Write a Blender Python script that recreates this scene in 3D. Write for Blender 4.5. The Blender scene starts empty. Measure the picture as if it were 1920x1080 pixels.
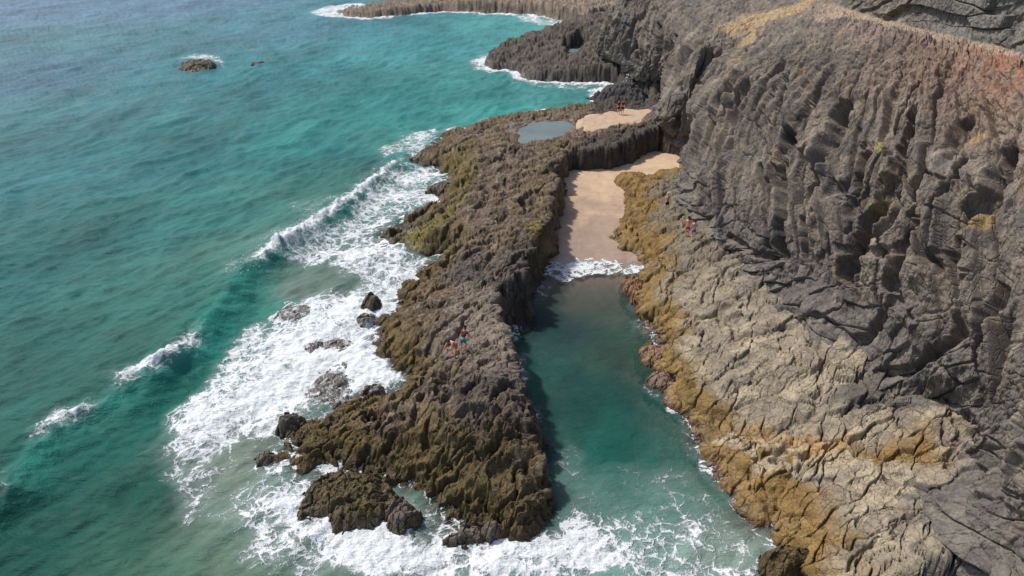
import bpy, math, random
import numpy as np
from mathutils import Vector, Matrix

# ------------------------------------------------------------------ camera, sky, sun, exposure
C = bpy.context.scene
H, TH, F = 27.0, math.radians(30.0), 1297.0        # drone height, pitch below the horizon, focal length in photo pixels
CT, ST = math.cos(TH), math.sin(TH)
cd = bpy.data.cameras.new('drone_camera'); cam = bpy.data.objects.new('drone_camera', cd); C.collection.objects.link(cam)
cam.location = (0, 0, H); cam.rotation_euler = (math.radians(60), 0, 0)
cd.sensor_width = 36; cd.lens = 36 * F / 1920; cd.clip_end = 8000; C.camera = cam

SUN_EL, SUN_AZ = math.radians(53), math.radians(-55)   # azimuth from +Y, negative = towards the sea on the left
w = bpy.data.worlds.new('World'); C.world = w; w.use_nodes = True
nt = w.node_tree; sky = nt.nodes.new('ShaderNodeTexSky'); sky.sky_type = 'NISHITA'; sky.sun_disc = False
sky.sun_elevation = SUN_EL; sky.sun_rotation = SUN_AZ; sky.air_density = 1.0; sky.dust_density = 2.0
nt.links.new(sky.outputs[0], nt.nodes['Background'].inputs[0]); nt.nodes['Background'].inputs[1].default_value = 0.15
sl = bpy.data.lights.new('sun', 'SUN'); sl.energy = 4.0; sl.angle = math.radians(3.5); sl.color = (1, .95, .87)
so = bpy.data.objects.new('sun', sl); C.collection.objects.link(so)
sd = Vector((math.sin(SUN_AZ) * math.cos(SUN_EL), math.cos(SUN_AZ) * math.cos(SUN_EL), math.sin(SUN_EL)))
so.rotation_euler = sd.to_track_quat('Z', 'Y').to_euler()
C.view_settings.view_transform = 'Standard'; C.view_settings.look = 'None'; C.view_settings.exposure = 0.0; C.view_settings.gamma = 1

# ------------------------------------------------------------------ helpers
f4 = np.float32
def at(px, py, z=0.0):
    """world point at height z seen at a photo pixel"""
    u = (px - 960) / F; v = (py - 540) / F
    t = (H - z) / (ST + v * CT)
    return np.array([u * t, (CT - v * ST) * t, z])
def XY(pts, z=0.0):
    return np.array([at(p[0], p[1], p[2] if len(p) > 2 else z)[:2] for p in pts])

def hsh(ix, iy, s):
    h = (ix.astype(np.int64) * 374761393 + iy.astype(np.int64) * 668265263 + s * 982451653) & 0xffffffff
    h = ((h ^ (h >> 13)) * 1274126177) & 0xffffffff
    h = ((h ^ (h >> 16)) * 2246822519) & 0xffffffff
    return ((h ^ (h >> 15)) & 0xffffff).astype(f4) / f4(0x1000000)
def perlin(x, y, s=0):
    x0 = np.floor(x); y0 = np.floor(y); fx = (x - x0).astype(f4); fy = (y - y0).astype(f4)
    u = fx * fx * fx * (fx * (fx * 6 - 15) + 10); v = fy * fy * fy * (fy * (fy * 6 - 15) + 10)
    def g(i, j):
        a = hsh(x0 + i, y0 + j, s) * f4(2 * np.pi)
        return np.cos(a) * (fx - i) + np.sin(a) * (fy - j)
    a = g(0, 0); b = g(1, 0); c = g(0, 1); d = g(1, 1)
    return ((a + (b - a) * u) * (1 - v) + (c + (d - c) * u) * v) * f4(1.5)
def fbm(x, y, s=0, o=4, g=0.5):
    r = 0; a = 1.0; k = 1.0
    for i in range(o):
        r = r + a * perlin(x * k + i * 17.3, y * k - i * 9.1, s + i); a *= g; k *= 2.03
    return r
def ridged(x, y, s=0, o=4, g=0.5):
    r = 0; a = 1.0; k = 1.0
    for i in range(o):
        r = r + a * (1 - 2 * np.abs(perlin(x * k + i * 7.3, y * k + i * 5.1, s + i))); a *= g; k *= 2.03
    return r
def voro(x, y, s=0, jit=0.9):
    x0 = np.floor(x); y0 = np.floor(y)
    f1 = np.full(x.shape, 9, f4); f2 = f1.copy(); cid = np.zeros(x.shape, f4); dxm = cid.copy(); dym = cid.copy()
    for i in (-1, 0, 1):
        for j in (-1, 0, 1):
            r1 = hsh(x0 + i, y0 + j, s); r2 = hsh(x0 + i, y0 + j, s + 77)
            dx = (x0 + i + .5 + jit * (r1 - .5) - x).astype(f4); dy = (y0 + j + .5 + jit * (r2 - .5) - y).astype(f4)
            d = np.sqrt(dx * dx + dy * dy)
            n = d < f1
            f2 = np.where(n, f1, np.minimum(f2, d)); cid = np.where(n, (r1 * 7.77 + r2) % 1, cid)
            dxm = np.where(n, dx, dxm); dym = np.where(n, dy, dym); f1 = np.where(n, d, f1)
    return f1, f2 - f1, cid, dxm, dym
def ss(a, b, x):
    t = np.clip((x - a) / (b - a), 0, 1); return t * t * (3 - 2 * t)
def segd(x, y, P, closed):
    """distance to a polyline, side (+ left of direction), position along it 0..n"""
    n = len(P); best = np.full(x.shape, 1e9, f4); side = np.zeros(x.shape, f4); par = side.copy()
    for i in range(n if closed else n - 1):
        a = P[i]; b = P[(i + 1) % n]; d = b - a; L = d @ d + 1e-9
        t = np.clip(((x - a[0]) * d[0] + (y - a[1]) * d[1]) / L, 0, 1)
        ex = x - a[0] - t * d[0]; ey = y - a[1] - t * d[1]; q = ex * ex + ey * ey
        m = q < best
        best = np.where(m, q, best); side = np.where(m, np.sign(d[0] * ey - d[1] * ex), side); par = np.where(m, i + t, par)
    return np.sqrt(best), side, par
def sdf(x, y, P):
    """signed distance, positive inside"""
    ins = np.zeros(x.shape, bool); n = len(P)
    for i in range(n):
        a = P[i]; b = P[(i + 1) % n]
        if a[1] == b[1]: continue
        ins ^= ((a[1] > y) != (b[1] > y)) & (x < (b[0] - a[0]) * (y - a[1]) / (b[1] - a[1]) + a[0])
    d = segd(x, y, P, True)[0]
    return np.where(ins, d, -d)
def tps(pts, vals, reg=0.3):
    """smooth surface through scattered control points; returns an evaluator"""
    P = np.array(pts, float); V = np.array(vals, float); one = V.ndim == 1
    if one: V = V[:, None]
    n = len(P); sc = 20.0; Q = P / sc
    r = np.linalg.norm(Q[:, None] - Q[None], axis=2); K = np.where(r > 0, r * r * np.log(r + 1e-12), 0) + np.eye(n) * reg * 0.01
    A = np.zeros((n + 3, n + 3)); A[:n, :n] = K; A[:n, n] = 1; A[:n, n + 1:] = Q; A[n, :n] = 1; A[n + 1:, :n] = Q.T
    B = np.zeros((n + 3, V.shape[1])); B[:n] = V; W = np.linalg.solve(A, B)
    def ev(x, y):
        o = np.zeros(x.shape + (V.shape[1],), f4)
        for k in range(n):
            q = ((x / sc - Q[k, 0]) ** 2 + (y / sc - Q[k, 1]) ** 2).astype(f4)
            q = 0.5 * q * np.log(q + 1e-12)
            for c in range(V.shape[1]): o[..., c] += W[k, c] * q
        for c in range(V.shape[1]): o[..., c] += W[n, c] + W[n + 1, c] * x / sc + W[n + 2, c] * y / sc
        return o[..., 0] if one else o
    return ev
def idw(pts, vals, p=3.0, scale=None):
    P = np.array(pts, float); V = np.array(vals, float)
    def ev(x, y):
        num = np.zeros(x.shape + (V.shape[1],), f4); den = np.zeros(x.shape, f4)
        for k in range(len(P)):
            q = ((x - P[k, 0]) ** 2 + (y - P[k, 1]) ** 2)
            wt = (1.0 / (q + 0.5) ** (p / 2)).astype(f4)
            den += wt
            for c in range(V.shape[1]): num[..., c] += wt * V[k, c]
        return num / den[..., None]
    return ev

def setp(o, label=None, cat=None, group=None, kind=None):
    for k, v in (('label', label), ('category', cat), ('group', group), ('kind', kind)):
        if v: o[k] = v
    return o
def mesh_obj(name, V, Fq, mat, attrs=None, parent=None, smooth=True):
    """V (n,3), Fq (m,4) quads -> one mesh object"""
    me = bpy.data.meshes.new(name); n = len(V); m = len(Fq); k = Fq.shape[1]
    me.vertices.add(n); me.vertices.foreach_set('co', np.ascontiguousarray(V, f4).ravel())
    me.loops.add(m * k); me.loops.foreach_set('vertex_index', np.ascontiguousarray(Fq, np.int32).ravel())
    me.polygons.add(m); me.polygons.foreach_set('loop_start', np.arange(m, dtype=np.int32) * k)
    me.polygons.foreach_set('use_smooth', np.full(m, smooth))
    me.update(calc_edges=True)
    for an, A in (attrs or {}).items():
        if A.ndim == 2:
            if A.shape[1] == 3: A = np.concatenate([A, np.ones((n, 1))], 1)
            at_ = me.attributes.new(an, 'FLOAT_COLOR', 'POINT'); at_.data.foreach_set('color', np.ascontiguousarray(A, f4).ravel())
        else:
            at_ = me.attributes.new(an, 'FLOAT', 'POINT'); at_.data.foreach_set('value', np.ascontiguousarray(A, f4).ravel())
    me.materials.append(mat)
    o = bpy.data.objects.new(name, me); C.collection.objects.link(o)
    if parent: o.parent = parent
    return o
def quads(ny, nx):
    i = np.arange(ny * nx).reshape(ny, nx)
    return np.stack([i[:-1, :-1], i[1:, :-1], i[1:, 1:], i[:-1, 1:]], -1).reshape(-1, 4)[:, ::-1]
def submesh(name, V, Fq, facemask, mat, attrs):
    Fs = Fq[facemask]; u, inv = np.unique(Fs, return_inverse=True)
    return mesh_obj(name, V[u], inv.reshape(Fs.shape), mat, {k: a[u] for k, a in attrs.items()})
def ground_grid(pxs, pys):
    """rows and columns fanned out over the sea plane, fine nearby and coarse far away"""
    u = (pxs - 960) / F; v = (pys - 540) / F
    t = H / (ST + v * CT)
    return (u[None, :] * t[:, None]).astype(f4), np.repeat(((CT - v * ST) * t)[:, None], len(u), 1).astype(f4)
def gridnormals(P):
    du = np.gradient(P, axis=1); dv = np.gradient(P, axis=0)
    n = np.cross(du, dv); n /= np.linalg.norm(n, axis=2, keepdims=True) + 1e-9
    return n

# ------------------------------------------------------------------ materials
def newmat(name):
    m = bpy.data.materials.new(name); m.use_nodes = True; n = m.node_tree
    return m, n, n.nodes['Principled BSDF'], n.nodes['Material Output']
class NT:
    def __init__(s, n): s.n = n
    def node(s, t, **kw):
        x = s.n.nodes.new(t)
        for k, v in kw.items(): setattr(x, k, v)
        return x
    def link(s, a, b): s.n.links.new(a, b)
    def math(s, op, a, b=None, c=None, clamp=False):
        x = s.n.nodes.new('ShaderNodeMath'); x.operation = op; x.use_clamp = clamp
        for i, v in enumerate((a, b, c)):
            if v is None: continue
            if isinstance(v, (int, float)): x.inputs[i].default_value = v
            else: s.link(v, x.inputs[i])
        return x.outputs[0]
    def mapr(s, v, a, b, c=0., d=1., smooth=False):
        x = s.n.nodes.new('ShaderNodeMapRange'); x.interpolation_type = 'SMOOTHSTEP' if smooth else 'LINEAR'
        for i, q in enumerate((v, a, b, c, d)):
            if isinstance(q, (int, float)): x.inputs[i].default_value = q
            else: s.link(q, x.inputs[i])
        return x.outputs[0]
    def mix(s, f, a, b, mode='MIX'):
        x = s.n.nodes.new('ShaderNodeMix'); x.data_type = 'RGBA'; x.blend_type = mode
        for k, q in ((0, f), (6, a), (7, b)):
            if isinstance(q, (int, float)): x.inputs[k].default_value = q
            elif isinstance(q, tuple): x.inputs[k].default_value = q + (1,)
            else: s.link(q, x.inputs[k])
        return x.outputs[2]
    def noise(s, vec, scale, detail=6, rough=.6, dist=0):
        x = s.n.nodes.new('ShaderNodeTexNoise'); x.inputs['Scale'].default_value = scale; x.inputs['Detail'].default_value = detail
        x.inputs['Roughness'].default_value = rough; x.inputs['Distortion'].default_value = dist
        if vec is not None: s.link(vec, x.inputs['Vector'])
        return x.outputs[0]
    def vor(s, vec, scale, feature='DISTANCE_TO_EDGE', out='Distance'):
        x = s.n.nodes.new('ShaderNodeTexVoronoi'); x.feature = feature; x.inputs['Scale'].default_value = scale
        if vec is not None: s.link(vec, x.inputs['Vector'])
        return x.outputs[out]
    def bump(s, h, strength, dist, normal=None):
        x = s.n.nodes.new('ShaderNodeBump'); x.inputs['Strength'].default_value = strength; x.inputs['Distance'].default_value = dist
        s.link(h, x.inputs['Height'])
        if normal is not None: s.link(normal, x.inputs['Normal'])
        return x.outputs[0]

def warp(q, vec, scale, amt):
    nz = q.node('ShaderNodeTexNoise'); nz.inputs['Scale'].default_value = scale; nz.inputs['Detail'].default_value = 3
    q.link(vec, nz.inputs['Vector'])
    sub = q.node('ShaderNodeVectorMath', operation='MULTIPLY_ADD'); q.link(nz.outputs['Color'], sub.inputs[0])
    sub.inputs[1].default_value = (amt,) * 3; q.link(vec, sub.inputs[2])
    return sub.outputs[0]

def rock_material(name, crack=1.0, stretch=(1, 1, 1), rough=.5):
    m, n, b, out = newmat(name); q = NT(n)
    geo = q.node('ShaderNodeNewGeometry'); pos = geo.outputs['Position']
    mp = q.node('ShaderNodeMapping'); mp.inputs['Scale'].default_value = stretch; q.link(pos, mp.inputs[0])
    p = mp.outputs[0]
    col = q.node('ShaderNodeAttribute', attribute_name='Col'); wet = q.node('ShaderNodeAttribute', attribute_name='wet')
    n1 = q.noise(p, 1.3, 8, .65, .4); n2 = q.noise(p, 9, 6, .7); n3 = q.noise(p, 30, 3, .7)
    k = q.math('ADD', q.mapr(n1, .3, .7, .68, 1.3), q.mapr(n2, .3, .7, -.32, .34)); k = q.math('ADD', k, q.mapr(n3, .3, .7, -.15, .15))
    kk = q.node('ShaderNodeCombineXYZ'); [q.link(k, kk.inputs[i]) for i in range(3)]
    c = q.mix(1.0, col.outputs['Color'], kk.outputs[0], 'MULTIPLY')
    # dry mineral crust and tiny dark pits
    c = q.mix(q.mapr(q.noise(p, 4.5, 8, .72), .56, .72, 0, .45, True), c, q.mix(.5, c, (.26, .235, .2)))
    q.link(c, b.inputs['Base Color'])
    wp = warp(q, p, 1.6, .5)
    v1 = q.mapr(q.vor(wp, 1.5), 0, .05, 0, .42 * crack, True); v2 = q.mapr(q.vor(warp(q, p, 3, .2), 4.0), 0, .07, 0, .10 * crack, True)
    h = q.math('ADD', v1, v2)
    h = q.math('ADD', h, q.math('MULTIPLY', q.noise(p, 3.0, 12, .68), rough))
    h = q.math('ADD', h, q.math('MULTIPLY', q.vor(p, 3.2, 'F1', 'Color'), .12))
    q.link(q.bump(h, .8, .13), b.inputs['Normal'])
    q.link(q.math('SUBTRACT', .92, q.math('MULTIPLY', wet.outputs['Fac'], .5)), b.inputs['Roughness'])
    b.inputs['Specular IOR Level'].default_value = .35
    return m
M_cliff = rock_material('cliff_rock', .8, (1, 1, .5), .42)
M_shelf = rock_material('shelf_rock', 1.0, rough=.42)
M_reef = rock_material('reef_rock', 1.0, rough=.95)

def sand_material():
    m, n, b, out = newmat('beach_sand'); q = NT(n)
    geo = q.node('ShaderNodeNewGeometry'); p = geo.outputs['Position']
    col = q.node('ShaderNodeAttribute', attribute_name='Col'); wet = q.node('ShaderNodeAttribute', attribute_name='wet')
    k = q.mapr(q.noise(p, 1.2, 8, .6), .3, .7, .86, 1.12); k = q.math('ADD', k, q.mapr(q.noise(p, 14, 5, .7), .3, .7, -.09, .09))
    kk = q.node('ShaderNodeCombineXYZ'); [q.link(k, kk.inputs[i]) for i in range(3)]
    q.link(q.mix(1.0, col.outputs['Color'], kk.outputs[0], 'MULTIPLY'), b.inputs['Base Color'])
    h = q.math('ADD', q.math('MULTIPLY', q.noise(p, 5, 5, .6), .5), q.math('MULTIPLY', q.vor(p, 2.6, 'SMOOTH_F1'), .25))
    q.link(q.bump(h, .5, .09), b.inputs['Normal'])
    q.link(q.math('SUBTRACT', .95, q.math('MULTIPLY', wet.outputs['Fac'], .55)), b.inputs['Roughness'])
    return m
M_sand = sand_material()

def water_material(name='sea_water', ripple=1.0):
    m, n, b, out = newmat(name); q = NT(n)
    geo = q.node('ShaderNodeNewGeometry'); p = geo.outputs['Position']
    col = q.node('ShaderNodeAttribute', attribute_name='Col'); foam = q.node('ShaderNodeAttribute', attribute_name='foam')
    alpha = q.node('ShaderNodeAttribute', attribute_name='opac')
    # drifting lace: warped cell edges at three sizes
    wp = warp(q, p, .7, 1.6); wp2 = warp(q, wp, 2.6, .45)
    e1 = q.mapr(q.vor(wp2, 1.0), 0, .16, 1, 0); e2 = q.mapr(q.vor(wp2, 2.6), 0, .2, 1, 0); e3 = q.mapr(q.vor(warp(q, p, 5, .2), 7.0), 0, .3, 1, 0)
    big = q.noise(wp, .9, 8, .62, .6); fine = q.noise(p, 8, 6, .7)
    pat = q.math('ADD', q.math('MULTIPLY', e1, .34), q.math('MULTIPLY', e2, .26)); pat = q.math('ADD', pat, q.math('MULTIPLY', e3, .16))
    pat = q.math('ADD', pat, q.math('MULTIPLY', q.mapr(big, .28, .72), .42)); pat = q.math('ADD', pat, q.math('MULTIPLY', q.math('SUBTRACT', fine, .5), .30))
    lo = q.math('SUBTRACT', 1.09, foam.outputs['Fac']); hi = q.math('ADD', lo, .42)
    fm = q.mapr(pat, lo, hi, 0, 1, True)
    gate = q.mapr(foam.outputs['Fac'], .02, .16); fm = q.math('MULTIPLY', fm, gate)
    milky = q.math('MULTIPLY', q.mapr(foam.outputs['Fac'], .15, 1.1, 0, .38), q.mapr(big, .3, .7, .5, 1.2))
    wn = q.mapr(q.noise(p, .22, 6, .6, .5), .3, .7, .82, 1.2)
    kk = q.node('ShaderNodeCombineXYZ'); [q.link(wn, kk.inputs[i]) for i in range(3)]
    wc = q.mix(1.0, col.outputs['Color'], kk.outputs[0], 'MULTIPLY')
    wc = q.mix(milky, wc, (.40, .50, .47))
    c = q.mix(fm, wc, q.mix(q.mapr(fine, .35, .65), (.60, .64, .66), (.76, .77, .77))); q.link(c, b.inputs['Base Color'])
    mp = q.node('ShaderNodeMapping'); mp.inputs['Rotation'].default_value = (0, 0, math.radians(-42)); mp.inputs['Scale'].default_value = (.42, 1, 1)
    q.link(p, mp.inputs[0]); r = mp.outputs[0]
    h = q.math('ADD', q.math('MULTIPLY', q.noise(r, 1.9, 8, .64, .6), .55 * ripple), q.math('MULTIPLY', q.noise(r, 6.5, 4, .6, .4), .16 * ripple))
    h = q.math('ADD', h, q.math('MULTIPLY', fm, .12)); h = q.math('ADD', h, q.math('MULTIPLY', q.math('MULTIPLY', fm, fine), .15))
    q.link(q.bump(h, 1.0, .36), b.inputs['Normal'])
    b.inputs['Specular IOR Level'].default_value = .15
    q.link(q.mapr(fm, 0, 1, .45, .9), b.inputs['Roughness'])
    b.inputs['IOR'].default_value = 1.33
    q.link(q.math('MAXIMUM', alpha.outputs['Fac'], fm), b.inputs['Alpha'])
    return m
M_water = water_material()
M_pool = water_material('still_water', .12)

def plain(name, col, rough=.7, spec=.4):
    m, n, b, out = newmat(name); q = NT(n)
    tc = q.node('ShaderNodeTexCoord'); k = q.mapr(q.noise(tc.outputs['Object'], 8, 4), .3, .7, .85, 1.12)
    kk = q.node('ShaderNodeCombineXYZ'); [q.link(k, kk.inputs[i]) for i in range(3)]
    q.link(q.mix(1.0, col, kk.outputs[0], 'MULTIPLY'), b.inputs['Base Color']); b.inputs['Roughness'].default_value = rough
    b.inputs['Specular IOR Level'].default_value = spec
    return m

# ------------------------------------------------------------------ land outlines, traced and placed at their own heights
REEF = XY([ # pool side, from the near tip inland (top of the wall)
 (1038,965,.3),(1034,910,1.2),(1026,850,2.6),(1020,790,3.2),(1018,740,3.4),(1004,695,3.6),(984,650,3.6),(970,610,3.6),(962,575,3.5),(955,550,3.3),(985,530,3.2),(1008,505,3.2),(1022,480,3.3),(1052,452,3.5),(1060,420,3.5),(1054,370,3.6),
 (1060,334,1.3),(1080,321,1.3),(1110,320,1.3),(1150,318,1.4),(1195,300,1.5),(1215,286,1.8),(1240,270,2.4),(1300,250,5),
 # behind, through the cliff and out to the far dark boulders, then the seaward shore back to the near tip
 (1340,170,5),(1250,190,2),(1196,183,1.6),(1150,192,0),(1110,201),(1050,207),(985,215),(935,225),(880,240),(826,253),(812,276),(775,292),(772,304),(805,315),(838,330),(842,352),(820,372),(832,380),(800,395),(748,414),(716,440),(722,458),(770,466),(806,474),(824,488),(796,512),(756,540),(744,570),(722,604),(700,640),(692,662),(704,682),(752,700),(772,716),(735,738),(690,742),(640,758),(598,790),(540,806),(510,832),(486,858),(505,880),(560,900),(612,892),(640,884),(720,900),(775,915),(800,935),(815,962),(845,985),(905,1000),(930,1026),(985,1022)])
SHELF = XY([(1440,1200),(1448,1100),(1420,1072),(1452,1040),(1432,1002),(1378,962),(1352,925),(1318,893),(1294,850),(1290,805),(1256,762),(1240,712),(1214,668),(1222,642),(1198,600),(1178,548),(1196,508),(1192,480),(1150,456),(1160,436),(1180,408),(1186,372,1.),(1160,342,1.3),(1172,326,1.5),(1220,330,1.6),(1262,322,1.8),(1330,290,2),(1500,300,3),(1700,420,4),(2100,700,4),(2300,1300,4)])
FAR = XY([(898,124),(912,108),(960,92),(1010,84),(1060,72),(1105,66),(1160,50,1),(1300,80,3),(1340,150,2),(1225,188,1),(1196,176),(1150,160),(1085,157),(1030,156),(985,150),(955,134),(920,130)])
SPIT = XY([(628,22),(660,12),(720,6),(800,-8),(960,-16),(1200,-20),(1400,-20),(1300,50),(1145,34),(1110,46),(1060,40),(990,28),(900,25),(830,22),(760,30),(690,34),(645,32)])

# ------------------------------------------------------------------ height of the low rock tops
cp = [(1000,690,3.3),(1015,780,2.9),(1020,850,2.4),(960,600,3.6),(930,520,3.3),(1030,450,3.6),(1040,370,3.7),(1060,310,3.9),(1110,270,3.8),(1200,245,4.1),(1250,230,4.6),
 (1020,245,2.5),(960,250,2.5),(1150,225,3.2),(900,300,2.8),(850,280,1.5),(830,260,.9),(820,400,1.4),(760,440,.9),(880,450,2.8),(880,380,2.6),(960,420,3.2),(850,520,2.2),(780,560,1.3),
 (850,640,2.9),(930,660,3.4),(760,620,1.9),(715,650,1.2),(900,720,3.5),(800,740,2.5),(700,790,1.2),(600,820,.8),(520,850,.6),(650,860,.9),(780,860,1.5),(860,790,3.0),
 (900,880,2.0),(980,850,2.4),(1010,940,1.2),(950,990,.9),(850,950,.9),(1100,210,1.4),(960,225,1.2),(1160,200,1.6),(1220,180,2.2),
 (1180,337,1.9),(1200,350,2.2),(1240,400,1.9),(1270,380,2.6),(1200,450,1.2),(1250,480,1.9),(1300,440,2.9),(1400,520,3.2),(1250,560,1.5),(1220,600,.8),(1330,600,2.1),(1280,680,1.0),(1400,640,2.6),(1480,610,3.3),
 (1320,760,.8),(1440,740,1.9),(1600,720,3.6),(1380,800,.8),(1540,800,2.2),(1780,800,4.2),(1350,860,.6),(1480,860,1.6),(1640,860,2.6),(1820,880,4.2),(1450,940,.9),(1600,960,2.1),(1760,960,3.8),
 (1500,1050,.9),(1640,1060,2.2),(1790,1080,4.0),(1900,1250,4.2),(1500,1150,1),(1240,332,2.3),(1330,380,4),
 (920,120,1.1),(1000,105,2.0),(1060,110,2.4),(1100,95,3.0),(1000,140,1.3),(1080,140,2.2),(1180,140,2.8),(1250,150,3),
 (650,22,.7),(760,15,2.2),(900,10,3.2),(1050,15,4.2),(1100,30,2.5),(1200,10,6),(1000,0,3.0),(1300,0,9),(700,12,1)]
WCP = [at(*c) for c in cp]
isS = [c[0] > 1140 and c[1] > 325 or (c[0] > 1205 and 350 > c[1] > 325) for c in cp]
htop = tps([c[:2] for c, k in zip(WCP, isS) if not k], [c[2] for c, k in zip(WCP, isS) if not k], .15)
htopS = tps([c[:2] for c, k in zip(WCP, isS) if k], [c[2] for c, k in zip(WCP, isS) if k], .15)

POOLS = [ # rock pools standing above the sea: centre px, height, outline px
 ('rock_pool', 2.36, [(968,248),(990,232),(1020,226),(1060,228),(1078,238),(1060,252),(1030,264),(1000,272),(978,272),(976,256)], 'still grey blue rock pool lying on top of the far end of the reef'),
 ('rock_pool', 1.25, [(1070,92),(1086,88),(1096,94),(1088,104),(1074,110),(1068,102)], 'small pale rock pool on the far shelf beneath the headland cliff'),
]
POOLW = [(z, XY(p, z)) for _, z, p, _ in POOLS]
SAND1 = XY([(1062,328,1.2),(1085,318,1.2),(1150,316,1.4),(1188,300,1.4),(1210,282,1.6),(1240,280,1.8),(1278,292,1.9),(1276,318,1.8),(1240,324,1.7),(1180,322,1.5),(1150,330,1.3),(1186,366,1.1),(1178,405,.8),(1146,450,.4),(1196,480,.1),(1196,560,-.9),(1215,700,-2),(1020,700,-2),(970,580,-.9),(1010,500,.1),(1056,430,.6)])
SAND2 = XY([(1088,226,3.2),(1110,216,3.2),(1155,210,3.3),(1200,206,3.4),(1222,208,3.4),(1196,228,3.3),(1140,240,3.2),(1108,244,3.2)])

def low_terrain(x, y, detail=True):
    wx = fbm(x * .35, y * .35, 5, 4) ; wy = fbm(x * .35 + 40, y * .35, 9, 4)
    wl_ = fbm(x * .35, y * .35, 5, 2); wm_ = fbm(x * .9, y * .9, 6, 3); px_, py_ = x + wl_ * .6 + .28 * wm_ + .05 * wx, y + fbm(x * .35 + 40, y * .35, 9, 2) * .6 + .05 * wy
    dR = sdf(px_, py_, REEF); dS = sdf(px_, py_, SHELF); dF = sdf(px_, py_, FAR); dP = sdf(px_, py_, SPIT)
    ht = np.where(dS > dR, htopS(x, y), htop(x, y))
    # how steep each shore is
    dpool = segd(px_, py_, REEF[:24], False)[0]; dsea = segd(px_, py_, np.concatenate([REEF[26:], REEF[:1]]), False)[0]
    kR = np.where(dR > 0, np.minimum(-.12 + .95 * dsea + .06 * np.clip(dsea, 0, 3) ** 2, -1.0 + 4.4 * dpool), -.12 + .95 * dR)
    kS = -.5 + 1.15 * dS + 2.3 * ss(50, 58, y); kF = -.5 + 1.7 * dF; kP = -.5 + 1.6 * dP
    d = np.maximum(np.maximum(dR, dS), np.maximum(dF, dP))
    e = np.maximum(np.maximum(kR, kS), np.maximum(kF, kP))
    h = np.minimum(ht, e); k = .35; hh = np.clip(.5 + .5 * (ht - e) / k, 0, 1)
    h = ht * (1 - hh) + e * hh - k * hh * (1 - hh)
    bed = -.6 - 3.2 * (1 - np.exp(np.minimum(d, 0) / 9.0)); h = np.maximum(h, np.where(d < .4, bed, h))
    # broken surface
    if detail:
        amp = ss(-.6, .5, h)
        wx2 = fbm(x * .5, y * .5, 21, 2) * .45; wy2 = fbm(x * .5, y * .5, 31, 2) * .45
        isS = (dS > dR)
        # shelf: pillow-like blocks split by joints running up towards the cliff
        a = math.radians(34); ca, sa = math.cos(a), math.sin(a)
        u0 = (x + wx2) * ca + (y + wy2) * sa; v0 = -(x + wx2) * sa + (y + wy2) * ca
        f1, g1, c1, dx1, dy1 = voro(u0 / np.where(isS, 1.9, 2.6), v0 / np.where(isS, 1.15, .85), 3, .8)
        f2, g2, c2, dx2, dy2 = voro(u0 / np.where(isS, .85, 1.1) + wx * .12, v0 / np.where(isS, .55, .36) + wy * .12, 13)
        f3, g3, c3, dx3, dy3 = voro(x * 3.6 + wx2 * 1.2, y * 3.6 + wy2 * 1.2, 23)
        r1_ = (c1 * 37.31) % 1; r2_ = (c2 * 37.31) % 1
        lines = np.abs(perlin(u0 / 8.0, v0 / 1.9 + wx * .5, 27)); joints = ss(.05, .0, lines)     # long continuous joints
        cross = ss(.03, 0, np.abs(perlin(u0 / 2.4 + wy * .4, v0 / 6.0, 29)))
        gully = ss(.13, .0, np.abs(perlin(u0 / 11.0, v0 / 4.2 + wx * .4, 33)))
        m2 = ss(-.3, .4, fbm(x * .3, y * .3, 35, 2))
        # every block keeps one height and one tilt of its own, so the relief is stepped and angular
        c1x = u0 + dx1 * np.where(isS, 1.9, 2.6); c1y = v0 + dy1 * np.where(isS, 1.15, .85)
        c2x = u0 + dx2 * np.where(isS, .85, 1.1); c2y = v0 + dy2 * np.where(isS, .55, .36)
        nA = fbm(c1x * .22, c1y * .4, 41, 3, .6); nB = fbm(c2x * .55, c2y * .9, 43, 3, .7)
        e1_ = ss(0, .10, g1); e2_ = ss(0, .12, g2); e3_ = ss(0, .15, g3); nA = nA * e1_; nB = nB * e2_
        blocks = .22 * nA + .16 * e1_ * (c1 - .5) + .42 * e1_ * (dx1 * (c1 - .5) + dy1 * (r1_ - .5)) - .46 * ss(.05, 0, g1) - .45 * ss(.03, 0, lines) - .32 * gully - .05 * ss(.06, 0, g3) + .05 * e3_ * dx3 * (c3 - .5)
        blocks += m2 * (.10 * nB + .22 * e2_ * (dx2 * (c2 - .5) * .6 + dy2 * (r2_ - .5)) - .20 * ss(.05, 0, g2))
        bR = .26 * nA + .14 * e1_ * (c1 - .5) + .42 * e1_ * (dx1 * (c1 - .5) + dy1 * (r1_ - .5)) - .30 * ss(.07, 0, g1) - .34 * joints - .55 * gully
        bR += (.45 + .55 * m2) * (.22 * nB + .34 * e2_ * (dx2 * (c2 - .5) * .6 + dy2 * (r2_ - .5)) - .16 * ss(.07, 0, g2)) + .26 * e3_ * (dx3 * (c3 - .5) + dy3 * ((c3 * 9.7) % 1 - .5)) - .06 * ss(.08, 0, g3)
        # ledges
        tz = (h + .35 * wl_) / .85; fr = tz - np.floor(tz); tzz = (np.floor(tz) + ss(.55, .95, fr)) * .85 - .35 * wl_
        h = h + amp * np.where(isS, .25, .6) * np.clip(tzz - h + .1, -.6, .6) * ss(.3, .8, h)
        weedy = ss(1.6, .6, h) * (~isS)
        fine = .05 * fbm(x * 2.1, y * 2.1, 51, 4, .6)
        sb = blocks * 1.1 + .35 * fbm(x * .22, y * .22, 61, 3, .5) + fine * .6
        gold = ss(2.8, 1.2, dS); sb = sb * (1 - .45 * gold) + gold * (.16 * fbm(x * .8, y * .8, 65, 3) + .05)
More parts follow.
